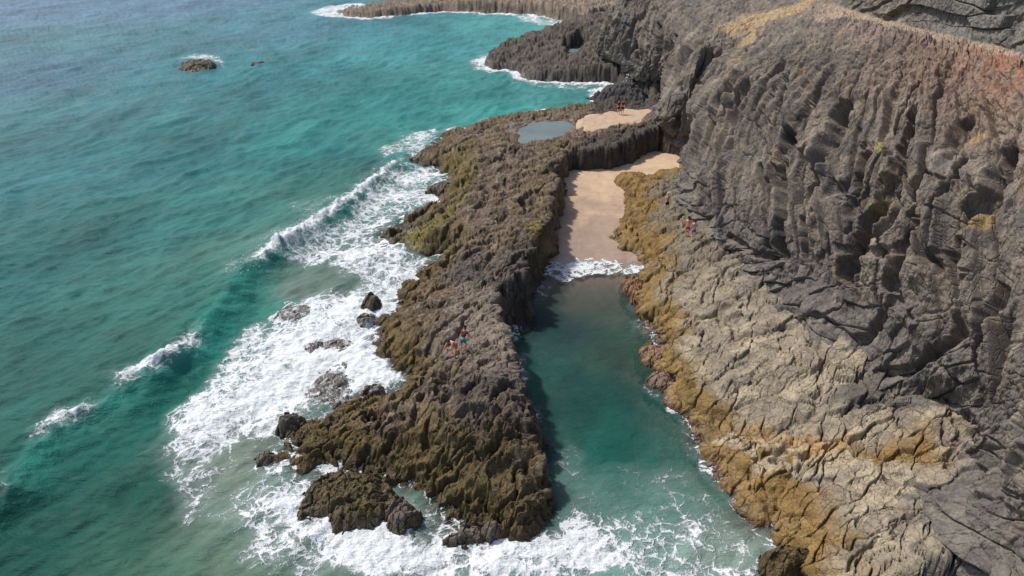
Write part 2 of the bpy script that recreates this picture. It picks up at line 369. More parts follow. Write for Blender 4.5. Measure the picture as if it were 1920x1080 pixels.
        far_k = np.where((dF > np.maximum(dR, dS)) | (dP > np.maximum(dR, dS)), 1.15, 1.0)
        h = h + amp * np.where(isS, sb, bR * far_k + fine + .05 * weedy * ridged(x * 2.2, y * 2.2, 67, 3))
        h = h + amp * .018 * fbm(x * 7, y * 7, 71, 2)
    for z, P in POOLW:
        dd = sdf(x + wx * .7, y + wy * .7, P)
        cut = z + np.clip(-dd, -2, 9) * .55; h = np.where(dd > -1.2, np.minimum(h, np.maximum(cut, z - .5) + .0), h)
        rim = ss(-1.0, -.35, dd) * ss(.15, -.25, dd); h = np.where(rim > 0, np.maximum(h, h * (1 - rim) + (z + .12) * rim), h)
    for P, z in ((SAND2, 3.05),):
        dd = sdf(x + wx * .4, y + wy * .4, P); h = np.where(dd > -.6, np.minimum(h, z - dd * .8), h)
    for P, z in ((SAND1, .7),):
        dd = sdf(x + wx * .3, y + wy * .3, P)
        h = np.where(dd > 0, np.minimum(h, 2.2 - 5 * dd), h)
    return h, dR, dS, dF, dP, (wx, wy)

# colours of rock (linear)
GREY = np.array([.125, .105, .088]); DARK = np.array([.050, .044, .041]); PALE = np.array([.35, .29, .20]); TAN = np.array([.215, .175, .125])
GOLD = np.array([.20, .105, .022]); OLIVE = np.array([.125, .086, .020]); WEED = np.array([.062, .040, .016]); RED = np.array([.26, .125, .075]); SAND = np.array([.50, .355, .235])

def mixc(c, k, m): m = np.clip(m, 0, 1)[..., None]; return c * (1 - m) + np.asarray(k) * m

sd_poly = {}
def poly(x, y, pts, z, soft, wn):
    key = str(pts)
    if key not in sd_poly: sd_poly[key] = XY(pts, z)
    return ss(-soft, soft, sdf(x + wn[0] * 1.0, y + wn[1] * 1.0, sd_poly[key]))
def low_colour(x, y, h, dR, dS, dF, dP, wn):
    n1 = fbm(x * .5, y * .5, 101, 4); n2 = fbm(x * 1.7, y * 1.7, 111, 4); n3 = fbm(x * .18, y * .18, 121, 3)
    # reef
    c = mixc(np.zeros(x.shape + (3,)) + np.array([.165, .122, .082]), [.080, .059, .042], ss(-.4, .5, n1))
    c = mixc(c, [.26, .205, .145], ss(.15, .7, n2 + .4 * n1 - .1) * .7)
    sea = ss(4.2, .5, dR + n1 * 1.0 - 0) * ss(.8, 2.8, segd(x, y, REEF[:24], False)[0])
    c = mixc(c, OLIVE, sea * .75); c = mixc(c, WEED, ss(1.1, .3, h + n2 * .4) * .9)
    P = lambda pts, z, s: poly(x, y, pts, z, s, wn)
    c = mixc(c, [.085, .062, .022], P([(490,860),(600,800),(720,800),(880,830),(1010,840),(1030,960),(980,1010),(850,990),(700,920),(560,900)], 1.2, .9) * ss(-.7, .3, n2) * .8)
    c = mixc(c, [.16, .135, .03], P([(745,425),(800,400),(850,395),(860,415),(800,440),(750,445)], 1.2, .5) * .8)
    c = mixc(c, [.15, .125, .028], P([(820,300),(880,250),(900,270),(880,400),(840,410),(850,350)], 1.8, .7) * ss(-.2, .5, n2) * .8)
    c = mixc(c, [.2, .165, .03], P([(985,435),(1010,432),(1012,456),(990,458)], 3.2, .3) * .8)
    c = mixc(c, [.235, .195, .165], P([(850,520),(960,540),(1000,680),(960,740),(860,700),(820,620),(850,560)], 3.0, 1.2) * .55)
    c = mixc(c, [.08, .07, .066], P([(930,470),(1000,440),(1050,460),(1000,520),(950,560),(900,530),(820,500),(860,470)], 3.2, .8) * .6)
    c = mixc(c, [.07, .062, .06], P([(880,680),(1010,690),(1020,800),(920,780),(850,770)], 3.4, .8) * .55)
    c = mixc(c, DARK, P([(1040,300),(1100,250),(1220,230),(1230,280),(1190,310),(1060,330)], 3.9, .7) * .75)  # shade of the wall facing the beach, painted into the rock colour
    c = mixc(c, DARK, P([(1110,185),(1180,160),(1240,170),(1250,215),(1160,212),(1110,210)], 1.8, .9) * .85)
    R = c
    # shelf
    s = mixc(np.zeros(x.shape + (3,)) + np.array([.235, .195, .145]), PALE, ss(-.2, .7, n1 + .5 * n2))
    s = mixc(s, [.17, .135, .095], ss(.25, .8, n2 - .3 * n1) * .6)
    s = mixc(s, [.165, .135, .095], ss(1.0, -1.0, (560 - 0) * 0 + (44 - y) * .25) * .75)      # greener and duller inland
    s = mixc(s, [.15, .12, .07], P([(1170,330),(1260,330),(1290,420),(1300,470),(1220,480),(1160,440),(1185,380)], 1.8, 1) * .6)
    g = ss(3.1, 1.4, dS + n1 * .9 + n3 * .5)
    g = np.maximum(g, P([(1200,640),(1290,690),(1380,760),(1440,800),(1560,850),(1700,870),(1720,910),(1600,900),(1500,880),(1540,960),(1620,1010),(1560,1080),(1400,1080),(1270,800)], 1.4, .7))
    s = mixc(s, [.205, .120, .032], g * .9)
    s = mixc(s, [.25, .18, .075], g * ss(.1, .8, n2) * .6); s = mixc(s, [.10, .062, .018], g * ss(.1, .7, n1 - .3 * n2) * .75)
    s = mixc(s, PALE * 1.02, P([(1340,795),(1420,800),(1560,850),(1690,900),(1720,950),(1620,940),(1540,900),(1420,870),(1380,830)], 1.6, .25) * ss(-.3, .1, n2 + .2) * .85)
    s = mixc(s, [.34, .215, .10], P([(1430,790),(1520,812),(1590,830),(1560,862),(1480,838)], 1.7, .4) * .85)
    s = mixc(s, [.075, .035, .028], ss(.35, .0, h + n2 * .12) * .8)
    st = P([(1260,350),(1310,400),(1400,500),(1490,590),(1640,690),(1790,780),(1830,850),(1760,930),(1740,1000),(1770,1090),(2000,1200),(2200,700),(1500,300),(1300,300)], 3.4, 2.2)
    s = mixc(s, [.098, .088, .082], ss(.30, .56, st + .35 * n2 + .2 * n1) * .92)
    s = mixc(s, [.07, .062, .06], P([(1540,735),(1600,720),(1700,750),(1760,800),(1680,790),(1600,770)], 3., .5) * .8)
    c = np.where((dS > dR)[..., None], s, R)
    far = (dF > np.maximum(dR, dS)); c = np.where(far[..., None], mixc(mixc(np.zeros(x.shape + (3,)) + np.array([.10, .084, .07]), DARK, ss(-.2, .6, n1)), [.12, .095, .03], ss(.2, .7, n2) * .4), c)
    sp = (dP > np.maximum(np.maximum(dR, dS), dF)); c = np.where(sp[..., None], mixc(np.zeros(x.shape + (3,)) + np.array([.15, .115, .085]), [.27, .205, .15], ss(.6, 2.4, h) * ss(-.3, .5, n1)), c)
    # bed under the water: pale sand with darker weed
    c = mixc(c, [.33, .28, .19], ss(-.5, -1.0, h)); c = mixc(c, [.10, .10, .07], ss(-.5, -1, h) * ss(0, .5, n1) * .6)
    wet = ss(1.0, .1, h + n2 * .3)
    return c.astype(f4), wet.astype(f4)

pys = np.concatenate([np.linspace(-150, -12, 40), np.arange(-10, 1100, 1.35), np.linspace(1104, 1320, 60)])
pxs = np.concatenate([np.linspace(150, 478, 60), np.arange(480, 1880, 1.6), np.linspace(1884, 2250, 60)])
gx, gy = ground_grid(pxs, pys)
gh, dR, dS, dF, dP, wn = low_terrain(gx, gy)
colr, wet = low_colour(gx, gy, gh, dR, dS, dF, dP, wn)
P3 = np.stack([gx, gy, gh], -1)
# undercut and hackle the steep faces: push the surface sideways along its normal
gb = low_terrain(gx, gy, False)[0]
nrm = gridnormals(np.stack([gx, gy, gb], -1)); nrm *= np.sign(nrm[..., 2:3]); steep = np.clip(1 - nrm[..., 2], 0, 1) * (gh > -.6)
hack = .30 * ridged(gx * .9 + gy * .5, gh * .7 + gy * .3, 201, 3) + .12 * fbm(gx * 3, gh * 2.5 + gy * 2, 211, 3)
P3[..., :2] += nrm[..., :2] * (hack * ss(.25, .6, steep))[..., None]
V = P3.reshape(-1, 3); FQ = quads(*gx.shape)
attrs = {'Col': colr.reshape(-1, 3), 'wet': wet.reshape(-1)}
fv = FQ[:, 0]; lab = np.argmax(np.stack([dR, dS, dF, dP]), 0).ravel()[fv]; land = (np.max(np.stack([dR, dS, dF, dP]), 0).ravel()[fv] > -1.0)
setp(submesh('reef', V, FQ, land & (lab == 0), M_reef, attrs), 'rough brown rock reef between the open sea and the narrow channel', kind='structure')
setp(submesh('rock_shelf', V, FQ, land & (lab == 1), M_shelf, attrs), 'cracked pale rock shelf edged with golden weed below the cliff', kind='structure')
setp(submesh('far_shelf', V, FQ, land & (lab == 2), M_reef, attrs), 'dark rock shelf below the far headland', kind='structure')
setp(submesh('rock_spit', V, FQ, land & (lab == 3), M_reef, attrs), 'low brown rock spit along the top of the view', kind='structure')
setp(submesh('seabed', V, FQ, ~land, M_sand, attrs), kind='structure')
del V, FQ

# ------------------------------------------------------------------ sand
def sand_sheet(name, pyr, pxr, zf, label, stp=2.0, outline=None):
    X, Y = ground_grid(np.arange(pxr[0], pxr[1], stp), np.arange(pyr[0], pyr[1], stp))
    Z = zf(X, Y) + .05 * fbm(X * .5, Y * .5, 301, 3) + .012 * fbm(X * 2.5, Y * 2.5, 311, 3)
    n = fbm(X * .4, Y * .4, 321, 3)
    wetm = ss(1.35, .75, Z + n * .25) if outline is None else .45 + 0 * Z
    c = mixc(np.zeros(X.shape + (3,)) + SAND, [.29, .205, .15], wetm * .85); c = mixc(c, [.43, .30, .19], ss(.1, .6, n) * .5 * (1 - wetm))
    if outline is not None:
        dd = sdf(X + .5 * fbm(X * .6, Y * .6, 331, 3), Y + .8 * fbm(X * .6, Y * .6, 341, 3), outline); Z = Z - np.clip(-dd - .2, 0, 3) * 1.2
    V = np.stack([X, Y, Z], -1).reshape(-1, 3); FQ = quads(*X.shape)
    keep = np.ones(len(FQ), bool) if outline is None else (dd.ravel()[FQ].max(1) > -1.6)
    return setp(submesh(name, V, FQ, keep, M_sand, {'Col': c.reshape(-1, 3), 'wet': ss(.7, .1, Z).ravel()}), label, kind='structure')
s1 = [(1120,325,1.3),(1060,325,1.25),(1240,300,1.5),(1290,300,1.6),(1120,370,1.05),(1120,420,.75),(1060,430,.7),(1170,430,.7),(1100,462,.24),(1190,465,.22),(1100,486,.0),(1190,490,-.0),(1100,505,-.15),(1190,508,-.15),(1090,560,-.7),(1100,640,-1.4),(1100,760,-2.4),(1180,280,1.4),(1000,500,0),(1250,400,.9),(950,640,-1.5),(1250,640,-1.5)]
W1 = [at(*c) for c in s1]; z1 = tps([c[:2] for c in W1], [c[2] for c in W1], .1)
sand_sheet('beach_sand', (272, 700), (975, 1300), z1, 'pale pink beach sand filling the head of the narrow channel')
W2 = [at(*c) for c in [(1088,226,3.25),(1155,206,3.35),(1230,208,3.5),(1108,244,3.2),(1200,232,3.35)]]; z2 = tps([c[:2] for c in W2], [c[2] for c in W2], .1)
sand_sheet('upper_sand', (225, 300), (1078, 1300), z2, 'small pale sand patch behind the reef at the cliff foot', 1.2, SAND2)
W3 = [at(*c) for c in [(1080,48,-.1),(1110,42,.4),(1145,30,1.6),(1200,34,2.0),(1120,56,-.3)]]; z3 = tps([c[:2] for c in W3], [c[2] for c in W3], .1)
sand_sheet('far_beach', (18, 74), (1050, 1170), z3, 'strip of sand in the far bay behind the headland', .8, XY([(1060,52),(1085,44),(1130,30,1),(1150,30,1.6),(1150,60,.5),(1120,62),(1090,60)]))

# ------------------------------------------------------------------ cliff: a control net from foot to plateau
def colm(*rows, w=None):
    return [at(*r) if w is None else np.array(r, float) for r in rows]
net = [
 colm((44,260,-2),(46,260,4),(50,262,9),(56,264,14),(62,264,16),w=1),
 colm((36,200,-2),(38,200,4),(42,202,9),(48,204,13),(54,204,15),w=1),
 colm((24,160,-2),(26,160,3),(29,161,8),(34,163,12),(40,164,14),w=1),
 colm((18,131,-2),(19,131,3),(21,132,7.5),(24,134,11),(31,137,13.5),w=1),
 colm((1118,118,.3),(1126,98,3.4),(1142,50,7.8),(1164,2,11.2),(1250,-30,13.4)),
 colm((1180,152,.5),(1190,128,3.6),(1214,50,9.2),(1238,0,12),(1330,-30,14.2)),
 colm((1240,176,1.),(1255,152,4.),(1280,92,8.8),(1310,36,12),(1400,-20,14.6)),
 colm((1216,240,2.6),(1236,202,6.2),(1290,122,10),(1336,70,12.2),(1440,-8,15)),
 colm((1266,296,.8),(1290,250,4.6),(1336,148,9.6),(1400,70,13),(1500,0,15.6)),
 colm((1262,372,1.6),(1296,330,4.9),(1366,196,10.4),(1470,84,15),(1560,8,16.8)),
 colm((1304,450,2.),(1350,400,5.),(1436,210,11.6),(1560,60,17),(1600,22,17.6)),
 colm((1392,524,2.3),(1440,460,5.6),(1520,250,12.2),(1660,76,17.9),(1690,46,18.3)),
 colm((1474,622,2.5),(1536,530,5.8),(1620,300,12.6),(1760,100,18.1),(1780,66,18.5)),
 colm((1590,728,2.8),(1660,600,6.4),(1736,350,12.8),(1860,128,18.2),(1880,88,18.7)),
 colm((1770,806,3.2),(1830,680,7.6),(1920,450,13),(2040,196,18.4),(2060,150,18.9)),
 colm((1816,880,3.2),(1900,800,7),(2050,560,13),(2250,250,18.5),(2270,200,19)),
 colm((1752,980,3.2),(1890,930,6.8),(2120,720,13),(2400,400,18.5),(2430,350,19)),
 colm((1780,1085,3.2),(1950,1020,7),(2250,800,13),(2600,500,18.5),(2640,440,19)),
 colm((16,9,3),(18,9,7),(21,9,13),(24,9,18.5),(25,9,19),w=1),
 colm((15,-8,3),(17,-8,7),(20,-8,13),(23,-8,18.5),(24,-8,19),w=1)]
net = np.array(net)
# plateau and upper wall rows
inl = net[:, 3] - net[:, 0]; inl[:, 2] = 0; inl /= np.linalg.norm(inl, axis=1, keepdims=True)
upw = np.array([0,0,0,0,0,0,0,0,0,.15,.6,1,1,1,1,1,1,1,1,1.])[:, None]
r5 = net[:, 4] + inl * (1.2 - .5 * upw) + np.array([0, 0, 1.]) * (.3 + 2.4 * upw)
r6 = r5 + inl * (4 - 2.8 * upw) + np.array([0, 0, 1.]) * (.6 + 2.6 * upw)
r7 = r6 + inl * 25 + np.array([0, 0, 3.])
foot = net[:, 0] - inl * .3 - np.array([0, 0, 1.5])
net = np.concatenate([foot[:, None], net, r5[:, None], r6[:, None], r7[:, None]], 1)   # (20, 9, 3)
def crom(Pn, t):
    n = len(Pn); i = np.clip(np.floor(t).astype(int), 0, n - 2); f = (t - i).reshape((-1,) + (1,) * (Pn.ndim - 1))
    p0 = Pn[np.clip(i - 1, 0, n - 1)]; p1 = Pn[i]; p2 = Pn[i + 1]; p3 = Pn[np.clip(i + 2, 0, n - 1)]
    cr = .5 * (2 * p1 + (p2 - p0) * f + (2 * p0 - 5 * p1 + 4 * p2 - p3) * f ** 2 + (3 * p1 - p0 - 3 * p2 + p3) * f ** 3)
    return cr * .75 + (p1 + (p2 - p1) * f) * .25
nsc = [12, 14, 16, 40, 110, 75, 60, 85, 85, 110, 125, 130, 140, 170, 130, 100, 80, 30, 16]
tc = np.concatenate([i + np.linspace(0, 1, k, endpoint=False) for i, k in enumerate(nsc)] + [[19.]])
nsr = [12, 100, 220, 190, 70, 90, 60, 16]
tr = np.concatenate([i + np.linspace(0, 1, k, endpoint=False) for i, k in enumerate(nsr)] + [[8.]])
A = crom(net, tc)                       # (nc, 9, 3)
Bn = crom(A.transpose(1, 0, 2), tr)     # (nr, nc, 3)
mid = Bn[len(tr) // 2]; sarc = np.concatenate([[0], np.cumsum(np.linalg.norm(np.diff(mid, axis=0), axis=1))])
S = np.repeat(sarc[None], len(tr), 0).astype(f4)
tarc = np.concatenate([np.zeros((1, len(tc))), np.cumsum(np.linalg.norm(np.diff(Bn, axis=0), axis=2), 0)]).astype(f4)
TT = np.repeat(tr[:, None], len(tc), 1); CC = np.repeat(tc[None], len(tr), 0)
N = gridnormals(Bn); N = np.where((N[..., 0:1] > 0) & (np.abs(N[..., 2:3]) < .9), -N, N); 
# make normals consistent: outward = away from inland
N = gridnormals(Bn); flip = np.sign(np.mean(N[100:300, 200:-50, 0])); N = -N * flip
wx = fbm(S * .12, tarc * .12, 401, 4); wy = fbm(S * .12 + 30, tarc * .12, 411, 4)
msk = ss(-.55, .25, fbm(S * .14, tarc * .12, 415, 3))
fB, gB, cB, dxB, dyB = voro(S / 3.4 + wx * .6, tarc / 3.0 + wy * .6, 417)
big = ss(0, .12, gB) * (.55 * (cB - .5) + .9 * dxB * (cB - .5) + .5 * dyB * (((cB * 31.7) % 1) - .5)) - .22 * ss(.05, 0, gB)
shear = .05 + .36 * ss(8.5, 11, CC) * (1 - .5 * ss(13, 15, CC))
s_ = S + wx * .55 + shear * tarc; t_ = tarc + wy * 1.2
fv1, gv1, cv1, dxv, dyv = voro(s_ / .95, t_ / 4.6, 451); fv2, gv2, cv2, dx2v, dy2v = voro(s_ / .6 + wy * .5, t_ / 2.3, 461); fv3, gv3, cv3, _, _ = voro(s_ / .27, t_ / .4, 471)
sq, tq = s_ + dxv * .95, t_ + dyv * 4.6
def ribs(a, b): return ridged(a / 4.6, b / 15, 421, 2, .4) * .95 + (1 - np.abs(perlin(a / 1.25, b / 9.5, 431)) * 2.4) * .42
eq = ss(0, .16, gv1); rib = (.35 + .65 * (1 - eq)) * ribs(s_, t_) + .65 * eq * ribs(sq, tq); rib = rib * (.6 + .75 * msk) + big * (.6 - .3 * msk); rib2 = 0 * fbm((s_ + dx2v * .55) * .5, (t_ + dy2v * .95) * .35, 433, 3, .7); rib3 = 0
crev = ss(.10, 0, np.abs(perlin(s_ / 2.4, t_ / 11.0, 455)))
colum = (.45 + .7 * msk) * (.62 * eq * (cv1 - .5) - .30 * ss(.10, 0, gv1)) + .5 * eq * dxv * (cv1 - .5) - .85 * crev * (.3 + .9 * msk)
block = ss(0, .15, gv2) * (.06 * (cv2 - .5) + .26 * dx2v * (cv2 - .5)) - .10 * ss(.07, 0, gv2) + .03 * ss(0, .2, gv3) * (cv3 - .5) + .08 * fbm(S * 2.4, tarc * 1.6, 507, 3, .6) + .02 * (cv3 - .5)
smooth_low = .8 * fbm(S * .25, tarc * .25, 481, 4)
topsm = 1 - .6 * ss(3.1, 3.9, TT)
steepz = ss(1.6, 2.6, TT) * topsm * ss(4.6, 3.7, TT)
# fractured apron at the cliff foot: diagonal joints
ap = ss(2.6, 1.6, TT)
aa, ba = (S * .75 + tarc * .66) / 3.0 + wx * .5, (tarc * .75 - S * .66) / 1.2 + wy * .5
fa, ga, ca_, dxa, dya = voro(aa, ba, 491)
apron = .34 * (ca_ - .5) - .30 * ss(.08, 0, ga) + .7 * dxa * (ca_ - .5) + .5 * dya * (cv2 - .5)
upl = ss(4.95, 5.15, TT) * upw[np.clip(np.round(tc).astype(int), 0, 19), 0][None]
fu, gu, cu, dxu, dyu = voro(S / 4.6 + wx * .5, tarc / .8, 499)
upper = .8 * ss(0, .12, gu) * (cu - .5) - .4 * ss(.07, 0, gu) + .1
disp = (rib + rib2 + rib3 + colum) * steepz * .95 + apron * ap + block * (.8 + .2 * steepz) + upper * upl + smooth_low * (.25 + .4 * ap) + .055 * fbm(S * 1.5, tarc * 1.5, 501, 4, .6) * ss(5.2, 4.9, TT) + .28 * ss(2.9, 3.6, TT) * ss(5.1, 4.8, TT) * (.22 * (cv2 - .5) - .35 * ss(.12, 0, gv2) + fbm(S * .8, tarc * .8, 505, 4, .6) * .8)
# deep dark clefts, traced: nearest point of the undisplaced net to each traced pixel gives its place on the rock
def project(Pw):
    d = Pw[..., 1] * CT + (H - Pw[..., 2]) * ST
    return 960 + F * Pw[..., 0] / d, 540 - F * (Pw[..., 1] * ST - (H - Pw[..., 2]) * CT) / d
ppx, ppy = project(Bn)
def on_cliff(px, py):
    i = np.argmin((ppx - px) ** 2 + (ppy - py) ** 2); return np.array([S.flat[i], tarc.flat[i]])
clefts = [([(1395,112),(1345,160),(1318,215),(1285,262)],1.5,.9),([(1330,120),(1300,190),(1270,240)],.7,.5),([(1586,215),(1572,260),(1545,320),(1520,372)],1.1,.6),([(1488,262),(1476,330),(1478,400),(1462,470)],1.2,.6),
 ([(1436,320),(1446,400),(1440,480)],.8,.35),([(1720,232),(1700,330),(1668,400),(1640,440),(1600,520)],.9,.5),([(1630,300),(1620,350),(1605,400)],.7,.4),([(1735,420),(1720,480),(1690,540)],.7,.5),
 ([(1812,240),(1800,300)],.7,.5),([(1905,300),(1890,380),(1850,430)],.9,.5),([(1845,480),(1830,560),(1790,620)],.7,.5),([(1516,420),(1512,480)],.5,.3),([(1230,30),(1206,60),(1196,120)],1.1,.7),([(1245,60),(1240,110)],.8,.6),
 ([(1410,150),(1380,230),(1370,300)],.5,.4),([(1590,470),(1680,480),(1760,430)],.35,.25),([(1900,560),(1840,700),(1830,760)],.6,.4),([(1780,640),(1700,700),(1640,700)],.5,.35),([(1700,560),(1600,640),(1540,600)],.4,.3),([(1480,480),(1420,478),(1360,440)],.4,.3)]
cle = np.zeros_like(S)
for pts, dep, wid in clefts:
    Pc = np.array([on_cliff(*p) for p in pts])
    dd = segd(S + wx * .35 + .25 * fbm(S, tarc, 511, 2), tarc, Pc, False)[0]
    cle = np.minimum(cle, -dep * 1.4 * ss(wid * 1.35, wid * .45, dd))
disp = disp + cle
disp *= ss(0, .6, CC) 
Pc3 = Bn + N * disp[..., None]
# colours
n1 = fbm(S * .25, tarc * .2, 521, 4); n2 = fbm(S * .9, tarc * .5, 531, 4); n3 = fbm(S * 1.3, tarc * .16, 541, 3)
cc = mixc(np.zeros(S.shape + (3,)) + np.array([.178, .145, .114]), [.102, .086, .076], ss(-.5, .5, n1)); cc = mixc(cc, [.27, .23, .175], ss(.1, .7, n3) * .55)
cc = mixc(cc, [.25, .19, .115], ss(.4, .9, n2 + .3 * n1) * .5); cc = mixc(cc, [.075, .068, .07], ss(.2, .8, -n2 - .3 * n3) * .55)
def blob(px, py, r, amt, k):
    global cc
    q = on_cliff(px, py); d = np.hypot(S + wx * 1.2 - q[0], (tarc + wy * 1.2 - q[1])); cc = mixc(cc, k, ss(r, r * .35, d + n2 * .6) * amt)
cc = mixc(cc, [.115, .104, .097], ss(2.5, 1.7, TT + .3 * n1) * .7)
cc = mixc(cc, [.19, .165, .13], ss(2.4, 1.4, TT + .3 * n1) * ss(0, .5, n2 + .3 * n1) * .55)
ser = ss(10.4, 12.2, CC) 
red = ss(3.1, 3.9, TT + .25 * n1) * ss(4.9, 4.7, TT) * ser
cc = mixc(cc, [.22, .145, .105], red * .8); cc = mixc(cc, [.30, .12, .06], red * ss(-.1, .5, n2 + .2) * ss(3.6, 4.1, TT) * ss(12, 13.5, CC) * .75)
cc = mixc(cc, [.36, .27, .195], ss(4.4, 4.6, TT + .12 * n2) * ss(5.1, 4.95, TT) * ss(8.4, 9.4, CC) * .75)
cc = mixc(cc, [.16, .15, .135], ss(4.98, 5.06, TT) * ser); cc = mixc(cc, [.20, .185, .16], ss(4.98, 5.06, TT) * ser * ss(0, .5, n1) * .5)
for px, py, r in ((1395,50,3.6),(1440,30,4.2),(1480,20,4.),(1510,8,4.),(1395,84,2.4),(1420,70,2.8),(1400,110,1.6)): blob(px, py, r, .85, [.36, .25, .14])
for px, py, r in ((1575,30,2.),(1600,60,2.2),(1640,80,2.)): blob(px, py, r, .6, [.33, .235, .185])
for px, py, r in ((1170,60,3.),(1160,110,2.)): blob(px, py, r, .4, [.17, .145, .125])
for px, py, r, k in ((1515,165,.5,[.34,.19,.06]),(1830,270,.6,[.30,.2,.07]),(1400,118,1.,[.26,.18,.1]),(1655,290,.5,[.22,.18,.05]),(1900,410,.6,[.33,.22,.09]),(1650,395,.9,[.2,.16,.08])): blob(px, py, r, .7, k)
Vc = Pc3.reshape(-1, 3); Fc = quads(*S.shape)
if flip > 0: Fc = Fc[:, ::-1]
isfar = (CC.ravel()[Fc[:, 0]] < 6.6)
ca2 = {'Col': cc.reshape(-1, 3).astype(f4), 'wet': np.zeros(S.size, f4)}
setp(submesh('cliff', Vc, Fc, ~isfar, M_cliff, ca2), 'tall ribbed grey brown cliff with red soil band beneath its upper ledge', kind='structure')
setp(submesh('headland', Vc, Fc, isfar, M_cliff, ca2), 'dark ribbed headland cliff beyond the small coves', kind='structure')

# ------------------------------------------------------------------ sea surface
CREST = XY([(905,215),(840,255),(760,300),(700,345),(640,395),(590,430),(540,462),(500,492),(455,525),(425,565),(395,610),(352,664),(300,700),(240,722),(205,765),(150,788),(100,806),(50,870),(10,935),(-60,1010),(-150,1100)])
crest_amp = .78 * np.array([.1,.25,.5,.8,1.1,1.2,1.35,1.4,1.3,1.2,1.2,1.3,1.25,1.15,1.1,1.05,1.0,.95,.9,.8,.7])
crest_white = np.array([0,.1,.5,.9,1,1,1.1,1.1,.25,.0,.0,1.0,.95,.6,.25,.85,.9,.1,.45,.25,.1])
POOLP = XY([(1030,1010),(1040,940),(1026,850),(1015,740),(970,600),(1000,520),(1060,430),(1180,430),(1200,500),(1190,560),(1220,640),(1245,720),(1290,800),(1310,890),(1400,990)])
def lerp1(a, p): return np.interp(p, np.arange(len(a)), a).astype(f4)
def sea_height(x, y):
    d, side, par = segd(x, y, CREST, False); am = lerp1(crest_amp, par)
    a = math.radians(48); u = x * math.cos(a) + y * math.sin(a); v = -x * math.sin(a) + y * math.cos(a)
    wx = fbm(x * .08, y * .08, 601, 2) * 2
    calm = ss(.3, -1.0, sdf(x, y, POOLP))
    z = .26 * perlin(u / 14 + wx * .3, v / 5.0 + wx * .6, 611) + .17 * perlin(u / 6, v / 2.4 + wx, 621) + .12 * (1 - np.abs(perlin(u / 5.5 + 9, v / 2.8, 631)) * 2) + .10 * perlin(u / 2.2, v / 1.0, 641) + .065 * perlin(u / 1.0, v / .5, 651)
    z = z * (.22 + .78 * calm)
    sg = d * side                      # crest runs from far to near: left of it = shore side
    prof = np.where(sg > 0, np.exp(-(sg / 1.25) ** 2), np.exp(-(-sg / 5.5) ** 1.4))
    dip = -.35 * np.exp(-((sg - 3.2) / 2.0) ** 2)
    near = ss(.0, 1.0, 1.0 + 0 * d)
    return z + am * (prof + dip) * near, sg, par, calm
pxs = np.concatenate([np.linspace(-500, -12, 60), np.arange(-10, 1480, 1.9), np.linspace(1484, 1900, 30)])
pys = np.concatenate([np.array([-208.6, -207, -204, -200, -190, -175, -150, -120]), np.linspace(-100, -8, 40), np.arange(-6, 1095, 1.7), np.linspace(1098, 1320, 50)])
X, Y = ground_grid(pxs, pys)
Z, sg, par, calm = sea_height(X, Y)
far = ss(200, 600, np.hypot(X, Y)); Z *= (1 - far)
small = Y < 400
th, tR, tS, tF, tP, twn = low_terrain(X, Y, False)
th = np.where(sdf(X, Y, SAND1) > -1.5, np.maximum(th, np.where(z1(X, Y) > -3, z1(X, Y), -3)), th)
depth = np.maximum(Z - th, 0)
land_d = np.maximum(np.maximum(tR, tS), np.maximum(tF, tP))
sea_cols = [(20,20,(.09,.155,.21)),(300,10,(.09,.165,.22)),(550,60,(.065,.165,.19)),(50,150,(.06,.14,.18)),(250,180,(.045,.155,.165)),(480,150,(.03,.16,.165)),(700,60,(.05,.18,.19)),(800,80,(.045,.205,.20)),(950,60,(.06,.235,.215)),(1040,60,(.09,.27,.23)),  # blue-grey of the far left water is sky reflection painted in
 (750,200,(.025,.165,.15)),(900,190,(.04,.205,.175)),(1050,180,(.06,.22,.19)),(100,330,(.025,.125,.13)),(350,300,(.02,.135,.13)),(600,280,(.022,.155,.138)),(720,270,(.04,.19,.16)),(60,500,(.018,.115,.105)),(250,450,(.022,.125,.112)),(420,400,(.024,.135,.115)),(550,380,(.045,.16,.13)),
 (150,620,(.02,.11,.092)),(330,560,(.028,.125,.1)),(420,480,(.055,.145,.115)),(60,720,(.02,.10,.082)),(250,640,(.03,.115,.09)),(100,880,(.008,.075,.058)),(200,830,(.008,.085,.066)),(330,760,(.008,.095,.072)),(400,640,(.012,.12,.092)),(470,560,(.03,.15,.115)),(600,520,(.12,.16,.125)),
 (60,1040,(.009,.072,.052)),(250,1000,(.025,.095,.062)),(330,1050,(.05,.12,.08)),(250,920,(.010,.075,.052)),(400,870,(.13,.155,.115)),(460,940,(.10,.15,.11)),(420,1060,(.10,.15,.10)),(600,650,(.15,.18,.15)),(700,1050,(.13,.18,.14)),
 (1050,600,(.022,.062,.058)),(1130,560,(.06,.095,.072)),(1080,680,(.014,.068,.056)),(1170,650,(.035,.085,.06)),(1100,760,(.008,.065,.052)),(1200,780,(.012,.085,.066)),(1150,850,(.008,.10,.078)),(1240,860,(.02,.14,.105)),(1280,940,(.07,.185,.14)),(1350,1020,(.17,.22,.17)),(1150,1020,(.08,.19,.15)),(1100,530,(.10,.10,.08)),(1100,480,(.22,.17,.12))]
WC = [at(a, b, 0)[:2] for a, b, c in sea_cols]
scol = idw(WC, [c for a, b, c in sea_cols], 3.2)(X + 1.5 * fbm(X * .1, Y * .1, 701, 3), Y + 2.5 * fbm(X * .1, Y * .1, 711, 3))
pat = fbm(X * .09, Y * .05, 721, 4)
scol = scol * (.92 - .10 * (1 - calm))[..., None] * np.array([.98, 1.04, 1.10]) * (1 + .26 * np.clip(pat, -1, 1))[..., None]
